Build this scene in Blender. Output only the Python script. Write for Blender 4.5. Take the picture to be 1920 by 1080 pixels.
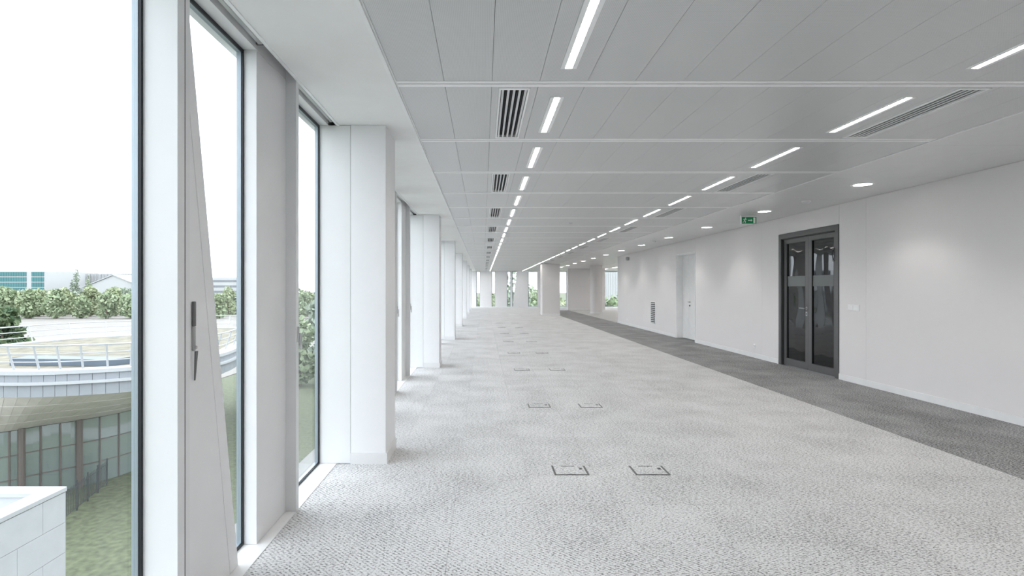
import bpy, math, random
import numpy as np
from mathutils import Vector, Matrix

random.seed(7); np.random.seed(7)
S = bpy.context.scene
C = S.collection
for o in list(bpy.data.objects): bpy.data.objects.remove(o)

# ------------------------------------------------------------------ camera
EYE = 1.40
cam_d = bpy.data.cameras.new('camera')
cam_d.sensor_width = 36.0
cam_d.lens = 36.0 * 1000 / 1920
cam_d.shift_x = 54 / 1920
cam_d.shift_y = 1 / 1920
cam_d.clip_end = 3000
cam_d.clip_start = 0.05
cam = bpy.data.objects.new('camera', cam_d)
cam.location = (0, 0, EYE)
cam.rotation_euler = (math.pi / 2, 0, 0)
C.objects.link(cam)
S.camera = cam

# ------------------------------------------------------------------ sky (overcast)
SKY = 1.0
LED = 15.0
DOWN = 9.0
DOWN_SPOT = 3.8
EXPOSURE = 2.14
w = bpy.data.worlds.new('overcast_sky'); S.world = w
w.use_nodes = True
nt = w.node_tree; nt.nodes.clear()
tc = nt.nodes.new('ShaderNodeTexCoord')
mp = nt.nodes.new('ShaderNodeMapping'); mp.inputs['Scale'].default_value = (1.2, 1.2, 5)
nz = nt.nodes.new('ShaderNodeTexNoise'); nz.inputs['Scale'].default_value = 1.6; nz.inputs['Detail'].default_value = 5
rp = nt.nodes.new('ShaderNodeValToRGB')
rp.color_ramp.elements[0].position = .35; rp.color_ramp.elements[0].color = (.82, .88, .96, 1)
rp.color_ramp.elements[1].position = .65; rp.color_ramp.elements[1].color = (.92, .96, 1.0, 1)
bg = nt.nodes.new('ShaderNodeBackground'); bg.inputs['Strength'].default_value = SKY
ow = nt.nodes.new('ShaderNodeOutputWorld')
nt.links.new(tc.outputs['Generated'], mp.inputs['Vector']); nt.links.new(mp.outputs[0], nz.inputs['Vector'])
nt.links.new(nz.outputs[0], rp.inputs[0]); nt.links.new(rp.outputs[0], bg.inputs['Color'])
nt.links.new(bg.outputs[0], ow.inputs['Surface'])

S.view_settings.view_transform = 'Standard'
S.view_settings.look = 'None'
S.view_settings.gamma = 1.0
S.view_settings.use_curve_mapping = False
S.view_settings.exposure = EXPOSURE

# ------------------------------------------------------------------ materials
M = {}
def new_mat(name):
    m = bpy.data.materials.new(name); m.use_nodes = True
    n = m.node_tree; b = n.nodes['Principled BSDF']
    M[name] = m
    return m, n, b
def mat(name, col, rough=.5, metal=0.0, var=.03, scale=6.0, bump=0.0, bscale=80.0, spec=.5):
    m, n, b = new_mat(name)
    tcn = n.nodes.new('ShaderNodeTexCoord')
    nz = n.nodes.new('ShaderNodeTexNoise'); nz.inputs['Scale'].default_value = scale; nz.inputs['Detail'].default_value = 4
    r = n.nodes.new('ShaderNodeValToRGB')
    r.color_ramp.elements[0].position = .3; r.color_ramp.elements[1].position = .7
    r.color_ramp.elements[0].color = tuple(c * (1 - var) for c in col) + (1,)
    r.color_ramp.elements[1].color = tuple(min(1, c * (1 + var)) for c in col) + (1,)
    n.links.new(tcn.outputs['Object'], nz.inputs['Vector']); n.links.new(nz.outputs[0], r.inputs[0])
    n.links.new(r.outputs[0], b.inputs['Base Color'])
    b.inputs['Roughness'].default_value = rough; b.inputs['Metallic'].default_value = metal
    b.inputs['Specular IOR Level'].default_value = spec
    if bump:
        n2 = n.nodes.new('ShaderNodeTexNoise'); n2.inputs['Scale'].default_value = bscale
        bp = n.nodes.new('ShaderNodeBump'); bp.inputs['Strength'].default_value = bump; bp.inputs['Distance'].default_value = .01
        n.links.new(tcn.outputs['Object'], n2.inputs['Vector']); n.links.new(n2.outputs[0], bp.inputs['Height'])
        n.links.new(bp.outputs[0], b.inputs['Normal'])
    return m
def emit(name, col, strength):
    m = bpy.data.materials.new(name); m.use_nodes = True; n = m.node_tree; n.nodes.clear()
    e = n.nodes.new('ShaderNodeEmission'); e.inputs[0].default_value = (*col, 1); e.inputs[1].default_value = strength
    o = n.nodes.new('ShaderNodeOutputMaterial'); n.links.new(e.outputs[0], o.inputs[0]); M[name] = m
    return m
def clear_glass(name, tint, ior=1.45, rough=0.0):
    m = bpy.data.materials.new(name); m.use_nodes = True; n = m.node_tree; n.nodes.clear()
    t = n.nodes.new('ShaderNodeBsdfTransparent'); t.inputs[0].default_value = (*tint, 1)
    g = n.nodes.new('ShaderNodeBsdfGlossy'); g.inputs['Roughness'].default_value = rough
    lw = n.nodes.new('ShaderNodeLayerWeight'); lw.inputs['Blend'].default_value = .5
    pw = n.nodes.new('ShaderNodeMath'); pw.operation = 'POWER'; pw.inputs[1].default_value = 5
    f = n.nodes.new('ShaderNodeMath'); f.operation = 'MULTIPLY_ADD'; f0 = ((ior-1)/(ior+1))**2
    f.inputs[1].default_value = .55; f.inputs[2].default_value = f0      # thin pane: same from both sides
    n.links.new(lw.outputs['Facing'], pw.inputs[0]); n.links.new(pw.outputs[0], f.inputs[0])
    x = n.nodes.new('ShaderNodeMixShader'); o = n.nodes.new('ShaderNodeOutputMaterial')
    n.links.new(f.outputs[0], x.inputs[0]); n.links.new(t.outputs[0], x.inputs[1]); n.links.new(g.outputs[0], x.inputs[2])
    n.links.new(x.outputs[0], o.inputs[0]); M[name] = m
    return m

mat('white_paint', (.80, .80, .80), .55, bump=.02, bscale=300)
mat('wall_paint', (.72, .70, .70), .6, var=.008, scale=2)
mat('panel_white', (.82, .82, .83), .4, var=.01)
mat('panel_edge', (.78, .785, .79), .4, var=.01)
mat('soffit_white', (.88, .88, .87), .6, var=.015)
mat('skirting_white', (.76, .76, .76), .5)
mat('trim_white', (.90, .90, .90), .4)
mat('trim_bright', (.84, .84, .84), .35)
mat('ceiling_plank', (.72, .72, .72), .3, var=.015)
mat('void_dark', (.02, .02, .02), .9)
mat('slot_grey', (.10, .10, .10), .7)
mat('gasket', (.012, .014, .018), .5)
mat('frame_blue', (.34, .39, .43), .35, .3)
mat('blind_grey', (.45, .45, .45), .6)
mat('aluminium', (.62, .62, .62), .35, .8)
mat('steel', (.50, .50, .50), .28, 1.0)
mat('handle_grey', (.16, .16, .16), .45, .3)
mat('door_grey', (.11, .11, .11), .38, .25)
mat('door_grey_dark', (.03, .03, .03), .4)
mat('door_white', (.72, .72, .72), .45)
mat('plastic_white', (.80, .80, .80), .35)
mat('siren_grey', (.42, .42, .42), .5)
mat('louvre_dark', (.20, .20, .20), .6)
mat('box_metal', (.13, .13, .13), .4, .4)
mat('sign_green', (.0, .24, .075), .4)
mat('sign_white', (.86, .92, .86), .4)
mat('slat_white', (.70, .70, .70), .4)
emit('led', (1, .955, .905), LED)
emit('downlight_led', (1, .97, .93), DOWN)
clear_glass('pane', (.955, .968, .972), 1.32)

# frosted strip on the glass door
mat('frosted_strip', (.10, .11, .11), .35)
# dark mirror glass with wavy relief
m, n, b = new_mat('door_glass')
b.inputs['Base Color'].default_value = (.008, .009, .010, 1); b.inputs['Roughness'].default_value = .03
b.inputs['IOR'].default_value = 1.52
tcn = n.nodes.new('ShaderNodeTexCoord'); mpn = n.nodes.new('ShaderNodeMapping')
mpn.inputs['Scale'].default_value = (1, 1.6, .8)
wv = n.nodes.new('ShaderNodeTexNoise'); wv.inputs['Scale'].default_value = 2.2; wv.inputs['Detail'].default_value = 0
bp = n.nodes.new('ShaderNodeBump'); bp.inputs['Strength'].default_value = .25; bp.inputs['Distance'].default_value = .03
n.links.new(tcn.outputs['Object'], mpn.inputs[0]); n.links.new(mpn.outputs[0], wv.inputs['Vector'])
n.links.new(wv.outputs[0], bp.inputs['Height']); n.links.new(bp.outputs[0], b.inputs['Normal'])

# perforated metal ceiling
m, n, b = new_mat('perforated')
tcn = n.nodes.new('ShaderNodeNewGeometry')
sc = n.nodes.new('ShaderNodeVectorMath'); sc.operation = 'SCALE'; sc.inputs['Scale'].default_value = 1 / .0085
fr = n.nodes.new('ShaderNodeVectorMath'); fr.operation = 'FRACTION'
sb = n.nodes.new('ShaderNodeVectorMath'); sb.operation = 'SUBTRACT'; sb.inputs[1].default_value = (.5, .5, .5)
ml = n.nodes.new('ShaderNodeVectorMath'); ml.operation = 'MULTIPLY'; ml.inputs[1].default_value = (1, 1, 0)
ln = n.nodes.new('ShaderNodeVectorMath'); ln.operation = 'LENGTH'
r = n.nodes.new('ShaderNodeValToRGB')
r.color_ramp.elements[0].position = .20; r.color_ramp.elements[0].color = (.47, .47, .47, 1)
r.color_ramp.elements[1].position = .30; r.color_ramp.elements[1].color = (.645, .645, .645, 1)
n.links.new(tcn.outputs['Position'], sc.inputs[0]); n.links.new(sc.outputs[0], fr.inputs[0]); n.links.new(fr.outputs[0], sb.inputs[0])
n.links.new(sb.outputs[0], ml.inputs[0]); n.links.new(ml.outputs[0], ln.inputs[0]); n.links.new(ln.outputs['Value'], r.inputs[0])
n.links.new(r.outputs[0], b.inputs['Base Color']); b.inputs['Roughness'].default_value = .33

TILE = .5183; TX0 = 3.96; TY0 = 3.46
def carpet(name, lo, mid, hi, amp):
    """woven carpet: twill flecks, soft blotches, tone and pile direction per tile (world position)"""
    m, n, b = new_mat(name)
    g = n.nodes.new('ShaderNodeNewGeometry')
    L = n.links.new
    def vm(op, a, v=None, s=None):
        q = n.nodes.new('ShaderNodeVectorMath'); q.operation = op
        L(a, q.inputs[0])
        if v is not None: q.inputs[1].default_value = v
        if s is not None: q.inputs['Scale'].default_value = s
        return q
    def mt(op, a, b_=None, c=None):
        q = n.nodes.new('ShaderNodeMath'); q.operation = op
        for i, x in enumerate((a, b_, c)):
            if x is None: continue
            if isinstance(x, (int, float)): q.inputs[i].default_value = x
            else: L(x, q.inputs[i])
        return q.outputs[0]
    sh = vm('SUBTRACT', g.outputs['Position'], (TX0, TY0, 0))
    ti = vm('FLOOR', vm('SCALE', sh.outputs[0], None, 1 / TILE).outputs[0])
    ti2 = vm('MULTIPLY', ti.outputs[0], (1, 1, 0))
    wn = n.nodes.new('ShaderNodeTexWhiteNoise'); wn.noise_dimensions = '3D'; L(ti2.outputs[0], wn.inputs['Vector'])
    # flecks: noise stretched along the two diagonals
    def flecks(rot, scale):
        mp = n.nodes.new('ShaderNodeMapping'); mp.inputs['Rotation'].default_value = (0, 0, rot); mp.inputs['Scale'].default_value = scale
        L(g.outputs['Position'], mp.inputs[0])
        q = n.nodes.new('ShaderNodeTexNoise'); q.inputs['Scale'].default_value = 1; q.inputs['Detail'].default_value = 1.5
        L(mp.outputs[0], q.inputs['Vector']); return q.outputs[0]
    fa = flecks(.6, (42, 150, 1)); fb = flecks(-.9, (50, 140, 1)); fc = flecks(0, (95, 120, 1))
    pick = mt('GREATER_THAN', wn.outputs['Value'], .5)
    mx = n.nodes.new('ShaderNodeMix'); L(pick, mx.inputs[0]); L(fa, mx.inputs[2]); L(fb, mx.inputs[3])
    f = mt('MULTIPLY_ADD', fc, .8, mx.outputs[0])
    f = mt('MULTIPLY_ADD', f, .5556, 0.0)
    # twill ribs
    wv = n.nodes.new('ShaderNodeTexWave'); wv.inputs['Scale'].default_value = 22; wv.inputs['Distortion'].default_value = 2.5
    wv.bands_direction = 'DIAGONAL'; wv.inputs['Detail'].default_value = 1; wv.inputs['Detail Scale'].default_value = 6
    L(g.outputs['Position'], wv.inputs['Vector'])
    f = mt('MULTIPLY_ADD', mt('SUBTRACT', wv.outputs['Fac'], .5), .09, f)
    # big blotches and tile tone
    bl = n.nodes.new('ShaderNodeTexNoise'); bl.inputs['Scale'].default_value = 2.2; bl.inputs['Detail'].default_value = 3
    L(g.outputs['Position'], bl.inputs['Vector'])
    f = mt('MULTIPLY_ADD', mt('SUBTRACT', bl.outputs[0], .5), .13, f)
    f = mt('MULTIPLY_ADD', mt('SUBTRACT', wn.outputs['Value'], .5)  , .02, f)
    r = n.nodes.new('ShaderNodeValToRGB'); L(f, r.inputs[0])
    e = r.color_ramp.elements
    e[0].position = .5 - amp; e[0].color = (*lo, 1); e[1].position = .5 + amp; e[1].color = (*hi, 1)
    k = e.new(.48); k.color = (*mid, 1)
    L(r.outputs[0], b.inputs['Base Color']); b.inputs['Roughness'].default_value = .95; b.inputs['Specular IOR Level'].default_value = .1
    bp = n.nodes.new('ShaderNodeBump'); bp.inputs['Strength'].default_value = .5; bp.inputs['Distance'].default_value = .004
    L(f, bp.inputs['Height']); L(bp.outputs[0], b.inputs['Normal'])
carpet('carpet_light', (.20, .20, .20), (.60, .60, .60), (.74, .74, .74), .115)
carpet('carpet_dark', (.045, .045, .046), (.25, .25, .25), (.52, .52, .52), .115)

# outdoors
mat('grass', (.105, .12, .07), .9, var=.35, scale=3, bump=.4, bscale=40)
mat('pale_ground', (.235, .22, .20), .9, var=.10, scale=.08)
mat('pale_path', (.26, .26, .25), .9, var=.05, scale=.3)
mat('sedum', (.19, .175, .13), .95, var=.35, scale=1.3, bump=.6, bscale=8)
mat('render_white', (.40, .41, .42), .6, var=.02)
mat('fascia_grey', (.25, .265, .285), .5, var=.03)
mat('soffit_beige', (.66, .61, .58), .6, var=.08, scale=1.2)
mat('roof_blue', (.10, .13, .17), .5)
mat('stone_pale', (.42, .43, .44), .7, var=.04, scale=2)
mat('mullion_brown', (.12, .10, .09), .5)
mat('fence_dark', (.05, .055, .06), .5)
mat('teal_glass', (.05, .16, .17), .5, var=.1, scale=.15)
mat('tree_trunk', (.16, .12, .09), .9, var=.2)
mat('distant_white', (.42, .425, .43), .6)
mat('distant_grey', (.19, .20, .22), .6)
def leafmat(name, a, b_):
    m, n, b = new_mat(name)
    g = n.nodes.new('ShaderNodeNewGeometry'); r = n.nodes.new('ShaderNodeValToRGB')
    r.color_ramp.elements[0].color = (*a, 1); r.color_ramp.elements[1].color = (*b_, 1)
    n.links.new(g.outputs['Random Per Island'], r.inputs[0]); n.links.new(r.outputs[0], b.inputs['Base Color'])
    b.inputs['Roughness'].default_value = .7
leafmat('leaf_mid', (.17, .23, .13), (.36, .42, .26))  # greens lightened, putting distance haze into the leaf colour
leafmat('leaf_light', (.21, .26, .13), (.40, .44, .28))
leafmat('leaf_blue', (.19, .24, .18), (.36, .41, .32))
leafmat('leaf_dark', (.05, .10, .05), (.16, .20, .10))
# reflective curtain wall glass; base colour lightened to stand in for pale reflections
m, n, b = new_mat('curtain_glass')
b.inputs['Base Color'].default_value = (.17, .21, .20, 1); b.inputs['Roughness'].default_value = .05; b.inputs['IOR'].default_value = 2.5

# ------------------------------------------------------------------ mesh helpers
class MB:
    def __init__(s): s.v = []; s.f = []
    def box(s, x0, x1, y0, y1, z0, z1):
        i = len(s.v)
        s.v += [(x0, y0, z0), (x1, y0, z0), (x1, y1, z0), (x0, y1, z0), (x0, y0, z1), (x1, y0, z1), (x1, y1, z1), (x0, y1, z1)]
        s.f += [(i, i+3, i+2, i+1), (i+4, i+5, i+6, i+7), (i, i+1, i+5, i+4), (i+1, i+2, i+6, i+5), (i+2, i+3, i+7, i+6), (i+3, i, i+4, i+7)]
        return s
    def hexa(s, p):   # eight corners ordered like box
        i = len(s.v); s.v += [tuple(q) for q in p]
        s.f += [(i, i+3, i+2, i+1), (i+4, i+5, i+6, i+7), (i, i+1, i+5, i+4), (i+1, i+2, i+6, i+5), (i+2, i+3, i+7, i+6), (i+3, i, i+4, i+7)]
        return s
    def prism(s, poly, axis, a, b):   # polygon of 2D points extruded along axis
        n = len(poly); i = len(s.v)
        for t in (a, b):
            for (p, q) in poly:
                s.v.append({'x': (t, p, q), 'y': (p, t, q), 'z': (p, q, t)}[axis])
        s.f.append(tuple(range(i, i+n))); s.f.append(tuple(range(i+2*n-1, i+n-1, -1)))
        for k in range(n):
            s.f.append((i+k, i+n+k, i+n+(k+1) % n, i+(k+1) % n))
        return s
    def lathe(s, prof, seg=24, axis='z', c=(0, 0, 0)):
        i = len(s.v); n = len(prof)
        for k in range(seg):
            a = 2*math.pi*k/seg
            for (r, h) in prof:
                x, y = r*math.cos(a), r*math.sin(a)
                p = {'z': (x, y, h), 'x': (h, x, y), 'y': (x, h, y)}[axis]
                s.v.append((p[0]+c[0], p[1]+c[1], p[2]+c[2]))
        for k in range(seg):
            k2 = (k+1) % seg
            for j in range(n-1):
                s.f.append((i+k*n+j, i+k2*n+j, i+k2*n+j+1, i+k*n+j+1))
        s.f.append(tuple(i+k*n for k in range(seg))[::-1]); s.f.append(tuple(i+k*n+n-1 for k in range(seg)))
        return s
    def tube(s, a, b, r, seg=8):
        a = Vector(a); b = Vector(b); d = (b-a).normalized()
        u = d.orthogonal().normalized(); v = d.cross(u); i = len(s.v)
        for p in (a, b):
            for k in range(seg):
                t = 2*math.pi*k/seg; s.v.append(tuple(p + u*r*math.cos(t) + v*r*math.sin(t)))
        for k in range(seg):
            s.f.append((i+k, i+(k+1) % seg, i+seg+(k+1) % seg, i+seg+k))
        s.f.append(tuple(range(i+seg-1, i-1, -1))); s.f.append(tuple(range(i+seg, i+2*seg)))
        return s
    def frame(s, axis, t0, t1, o, i):   # one closed rectangular frame: outer (u0,u1,v0,v1), inner likewise, thick t0..t1 along axis
        k = len(s.v)
        for t in (t0, t1):
            for (a, b, c, d) in (o, i):
                for (p, q) in ((a, c), (b, c), (b, d), (a, d)):
                    s.v.append({'x': (t, p, q), 'y': (p, t, q), 'z': (p, q, t)}[axis])
        for j in range(4):
            j2 = (j+1) % 4
            s.f += [(k+j, k+j2, k+4+j2, k+4+j), (k+8+j, k+12+j, k+12+j2, k+8+j2), (k+j, k+8+j, k+8+j2, k+j2), (k+4+j, k+4+j2, k+12+j2, k+12+j)]
        return s
    def ring(s, x0, x1, y0, y1, z0, z1, wx, wy):   # rectangular frame lying flat
        return s.frame('z', z0, z1, (x0, x1, y0, y1), (x0+wx, x1-wx, y0+wy, y1-wy))
    def mesh(s, name, m):
        me = bpy.data.meshes.new(name); me.from_pydata(s.v, [], s.f); me.materials.append(M[m]); me.validate(); me.update()
        return me
    def build(s, name, m, parent=None, bevel=0, smooth=False, loc=None):
        import bmesh
        me = s.mesh(name, m)
        bm = bmesh.new(); bm.from_mesh(me); bmesh.ops.recalc_face_normals(bm, faces=bm.faces)
        if bevel: bmesh.ops.bevel(bm, geom=list(bm.edges), offset=bevel, segments=1, affect='EDGES', profile=.5)
        bm.to_mesh(me); bm.free()
        if smooth:
            for p in me.polygons: p.use_smooth = True
        o = bpy.data.objects.new(name, me); C.objects.link(o)
        if parent: o.parent = parent
        if loc: o.location = loc
        return o
def inst(name, me, parent=None, loc=(0, 0, 0)):
    o = bpy.data.objects.new(name, me); C.objects.link(o); o.location = loc
    if parent: o.parent = parent
    return o
def empty(name, loc=(0, 0, 0)):
    o = bpy.data.objects.new(name, None); C.objects.link(o); o.location = loc; o.empty_display_size = .1
    return o
def tag(o, label, cat, group=None):
    o['label'] = label; o['category'] = cat
    if group: o['group'] = group
    return o
def struct(o, label=None):
    o['kind'] = 'structure'
    if label: o['label'] = label
    return o
def copy_tree(root, loc):
    r = root.copy(); C.objects.link(r); r.location = loc
    for ch in list(root.children):
        c = ch.copy(); C.objects.link(c); c.parent = r
        for g in list(ch.children):
            d = g.copy(); C.objects.link(d); d.parent = c
    return r
ORD = ['first', 'second', 'third', 'fourth', 'fifth', 'sixth', 'seventh', 'eighth', 'ninth', 'tenth', 'eleventh', 'twelfth', 'thirteenth',
       'fourteenth', 'fifteenth', 'sixteenth', 'seventeenth', 'eighteenth', 'nineteenth', 'twentieth', 'twenty-first', 'twenty-second',
       'twenty-third', 'twenty-fourth', 'twenty-fifth', 'twenty-sixth', 'twenty-seventh', 'twenty-eighth', 'twenty-ninth', 'thirtieth', 'thirty-first']

# ------------------------------------------------------------------ main dimensions
ZC = 2.705           # ceiling height
XR, XP, XG = -1.17, -1.236, -1.305   # facade: room edge, panel face, glass
XW = 5.50            # right wall face
XB = 3.96            # carpet and ceiling border
Y0, Y1 = -6.0, 40.0
YE = 21.8            # end of right wall
XE = 12.5            # far right of the zone behind
P = 1.293            # planning module
T0 = 3.40            # first cross trim
MU0 = 2.07           # first mullion
COL0, COLP = 4.255, 4*P

# ------------------------------------------------------------------ floor
fl = MB().box(-1.34, XE+.2, Y0-.2, Y1+.2, -.40, -.1005).box(XR+.0005, XE+.2, Y0-.2, Y1+.2, -.1005, -.012).build('floor', 'louvre_dark')
struct(fl)
g = .0007
xs_l = [TX0 - TILE*k for k in range(0, 11)]   # right edges of the light tiles
def tile_mesh(wd, m):
    return MB().box(g, wd-g, g, TILE-g, -.0118, 0).mesh('carpet_tile', m)
me_l = tile_mesh(TILE, 'carpet_light'); wlast = (TX0-10*TILE) - (TX0-11*TILE)
x_last = TX0 - 10*TILE; me_e = MB().box(g, x_last-9e-4-(XR), g, TILE-g, -.0118, 0).mesh('carpet_tile', 'carpet_light') if x_last > XR else None
wd = (5.488-TX0)/3; me_d = tile_mesh(wd, 'carpet_dark')
rest_l = MB(); rest_d = MB()
row0 = -19
while TY0 + row0*TILE < Y0: row0 += 1
nrow = int((Y1 - TY0)/TILE) + 1
vis = range(-2, 19)
for rI in range(row0, nrow):
    y = TY0 + rI*TILE
    ylen = min(TILE, Y1-.02-y)
    if ylen <= .02: continue
    for k in range(10):
        x = TX0 - TILE*(k+1)
        if rI in vis: inst('carpet_tile', me_l, fl, (x, y, 0))
        else: rest_l.box(x+g, x+TILE-g, y+g, y+ylen-g, -.0118, 0)
    if me_e:
        if rI in vis: inst('carpet_tile', me_e, fl, (XR, y, 0))
        else: rest_l.box(XR+g, x_last-g, y+g, y+ylen-g, -.0118, 0)
    if y < 34.5:
        for k in range(3):
            x = TX0 + wd*k
            if rI in vis: inst('carpet_tile', me_d, fl, (x, y, 0))
            else: rest_d.box(x+g, x+wd-g, y+g, y+ylen-g, -.0118, 0)
    else:
        for k in range(3): rest_l.box(TX0+wd*k+g, TX0+wd*(k+1)-g, y+g, y+ylen-g, -.0118, 0)
    if y > YE:
        x = 5.488
        while x < XE-.1:
            rest_l.box(x+g, min(x+TILE, XE)-g, y+g, y+ylen-g, -.0118, 0); x += TILE
o = rest_l.build('carpet_tile_field', 'carpet_light', fl); o['kind'] = 'stuff'
o = rest_d.build('carpet_tile_field', 'carpet_dark', fl); o['kind'] = 'stuff'

# ------------------------------------------------------------------ ceiling
XL = -.579            # soffit edge
XC0 = -.546; PW = .3005   # panels
ce = MB().box(-1.40, XE+.2, Y0-.2, Y1+.2, ZC+.16, ZC+.34).build('ceiling', 'void_dark')
struct(ce)
gp = .0011
def panel_mesh(x, hole=None):
    mb = MB()
    if not hole: mb.box(gp, PW-gp, .007, P-.007, ZC, ZC+.02)
    else:
        a, b_, c, d = hole
        mb.frame('z', ZC, ZC+.02, (gp, PW-gp, .007, P-.007), (a, b_, c, d))
    return mb
LH = (PW/2-.0485, PW/2+.0485, P/2-.415, P/2+.415)         # light opening
GH = (PW/2-.1035, PW/2+.1035, P/2-.578, P/2+.578)         # grille opening
pm = {None: panel_mesh(0).mesh('ceiling_panel', 'perforated'), 'L': panel_mesh(0, LH).mesh('ceiling_panel', 'perforated'), 'G': panel_mesh(0, GH).mesh('ceiling_panel', 'perforated')}
far = MB()
NB = 28
def kind_of(k, j):
    if k in (3, 11): return 'L'
    if k in (2, 12) and j % 2 == 0: return 'G'
    return None
for j in range(-7, NB+1):
    y = T0 + P*j
    for k in range(15):
        x = XC0 + PW*k; kd = kind_of(k, j)
        if j == NB:
            far.box(x+gp, x+PW-gp, y+gp, Y1, ZC, ZC+.02); continue
        if -1 <= j <= 18: inst('ceiling_panel', pm[kd], ce, (x, y, 0))
        else:
            s = panel_mesh(0, {'L': LH, 'G': GH, None: None}[kd]); i = len(far.v)
            far.v += [(a+x, b_+y, c) for a, b_, c in s.v]; far.f += [tuple(q+i for q in f) for f in s.f]
o = far.build('ceiling_panel_field', 'perforated', ce); o['kind'] = 'stuff'
# cross trims: two flat strips with a fine gap
for j in range(-6, NB+1):
    y = T0 + P*j
    MB().box(XC0, XB, y-.046, y-.005, ZC-.0018, ZC-.0003).build('cross_trim', 'trim_white', ce)
    MB().box(XC0, XB, y+.005, y+.046, ZC-.0018, ZC-.0003).build('cross_trim', 'trim_white', ce)
# edge trims
MB().prism([(XL, ZC-.010), (XC0-.012, ZC-.010), (XC0-.012, ZC+.004), (XC0-.003, ZC+.004), (XC0-.003, ZC+.03), (XL, ZC+.03)], 'y', Y0, Y1).build('edge_trim', 'trim_white', ce)
MB().box(XB+.014, XB+.032, Y0, Y1, ZC-.004, ZC+.03).build('edge_trim', 'trim_white', ce)
# soffit along the facade, corridor planks, ceiling of the zone at the back
MB().box(XR+.02, XL-.002, Y0, Y1, ZC, ZC+.05).build('soffit', 'soffit_white', ce)
MB().box(XR, XR+.02, Y0, Y1, ZC-.006, ZC+.12).build('slot_edge_profile', 'trim_white', ce)
y = 9.19 - 1.445*11
while y < Y1:
    MB().box(XB+.034, XW+.02 if y < YE else 6.9, max(Y0, y)+.0015, min(Y1, y+1.445)-.0015, ZC, ZC+.02).build('ceiling_plank', 'ceiling_plank', ce); y += 1.445
MB().box(6.9, XE, YE, Y1, ZC+.02, ZC+.06).build('back_zone_ceiling', 'soffit_white', ce)
MB().box(6.86, 6.9, YE, Y1, ZC-.01, ZC+.06).build('edge_trim', 'trim_white', ce)

# strip lights
def make_strip():
    r = empty('strip_light', (0, 0, 0))
    MB().ring(-.0475, .0475, -.413, .413, -.0025, .022, .027, .008).build('trim_frame', 'trim_white', r)
    MB().box(-.021, .021, -.405, .405, .008, .012).build('diffuser', 'led', r)
    mb = MB()
    for i in range(19): mb.box(-.0204, .0204, -.36+i*.04-.0008, -.36+i*.04+.0008, .003, .0079)
    mb.build('louvre', 'trim_bright', r)['kind'] = 'stuff'
    return r
strip = make_strip(); used = False
for side, k, nm in (('left', 3, 'nearer the windows'), ('right', 11, 'nearer the doors')):
    for j in range(-4, NB):
        loc = (XC0+PW*(k+.5), T0+P*(j+.5), ZC)
        if not used: o = strip; o.location = loc; used = True
        else: o = copy_tree(strip, loc)
        if j < -1: lab = 'ceiling strip light out of frame overhead, %s back, row %s' % (ORD[-2-j], nm)
        else: lab = 'lit white ceiling strip light, %s from the viewer in the row %s' % (ORD[j+1], nm)
        tag(o, lab, 'ceiling light', 'strip lights in the row %s' % nm)

for q, y in enumerate((22.9, 25.5, 28.1, 30.7, 33.3, 35.9, 38.5)):
    for x, nm in ((8.2, 'inner'), (10.6, 'outer')):
        o = copy_tree(strip, (x, y, ZC-.003)); o.scale = (1.6, 1.5, 1)
        tag(o, 'ceiling strip light in the zone behind the right wall, %s of its %s row' % (ORD[q], nm), 'ceiling light', 'strip lights in the back zone')
# slot grilles
def make_grille():
    r = empty('ceiling_grille')
    MB().ring(-.102, .102, -.576, .576, -.003, .02, .014, .03).build('grille_frame', 'trim_white', r)
    MB().box(-.0875, .0875, -.545, .545, .06, .064).build('back_plate', 'gasket', r)
    bar = MB().box(-.0075, .0075, -.5455, .5455, -.001, .004).mesh('bar', 'slat_white')
    fin = MB().box(-.0015, .0015, -.5455, .5455, .001, .040).mesh('deflector_fin', 'gasket')  # black colour stands in for the shade inside the slots
    for i in range(5):
        inst('bar', bar, r, (-.0755+i*.03775, 0, 0))
    for i in range(4):
        inst('deflector_fin', fin, r, (-.0755+.018875+i*.03775, 0, 0))
    return r
gr = make_grille(); used = False
for k, nm in ((2, 'left row near the windows'), (12, 'right row near the doors')):
    q = 0
    for j in range(0, NB, 2):
        loc = (XC0+PW*(k+.5), T0+P*(j+.5), ZC)
        if not used: o = gr; o.location = loc; used = True
        else: o = copy_tree(gr, loc)
        tag(o, 'white slotted ceiling air grille, %s from the viewer in the %s' % (ORD[q], nm), 'air grille', 'ceiling grilles of the %s' % nm); q += 1

# downlights
def make_down():
    r = empty('downlight')
    MB().lathe([(.118, -.004), (.126, -.001), (.126, .0), (.100, .0), (.100, -.004)], 32).build('rim', 'trim_bright', r)
    MB().lathe([(.0995, -.0030), (.0995, -.001)], 32).build('diffuser', 'downlight_led', r)
    return r
dn = make_down()
ys = [6.69+2.335*i for i in range(-4, 13)]
for i, y in enumerate(ys):
    loc = (4.76, y, ZC)
    o = dn if i == 0 else copy_tree(dn, loc)
    o.location = loc
    n_ = i-4
    tag(o, ('round lit downlight in corridor ceiling, %s from the viewer' % ORD[n_]) if n_ >= 0 else 'round corridor downlight outside the frame, %s one behind the nearest visible' % ORD[-1-n_], 'ceiling light', 'round downlights along the corridor ceiling')
    sd = bpy.data.lights.new('downlight_beam', 'SPOT'); sd.energy = DOWN_SPOT; sd.spot_size = math.radians(112); sd.spot_blend = .55; sd.shadow_soft_size = .09
    sd.color = (1, .965, .92)
    so = bpy.data.objects.new('downlight_beam', sd); C.objects.link(so); so.parent = o; so.location = (0, 0, -.02)

# ------------------------------------------------------------------ left facade
wl = struct(MB().box(-1.40, -1.3405, Y0-.2, Y1+.2, ZC+.0, ZC+.155).build('wall_left', 'panel_white'))
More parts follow.
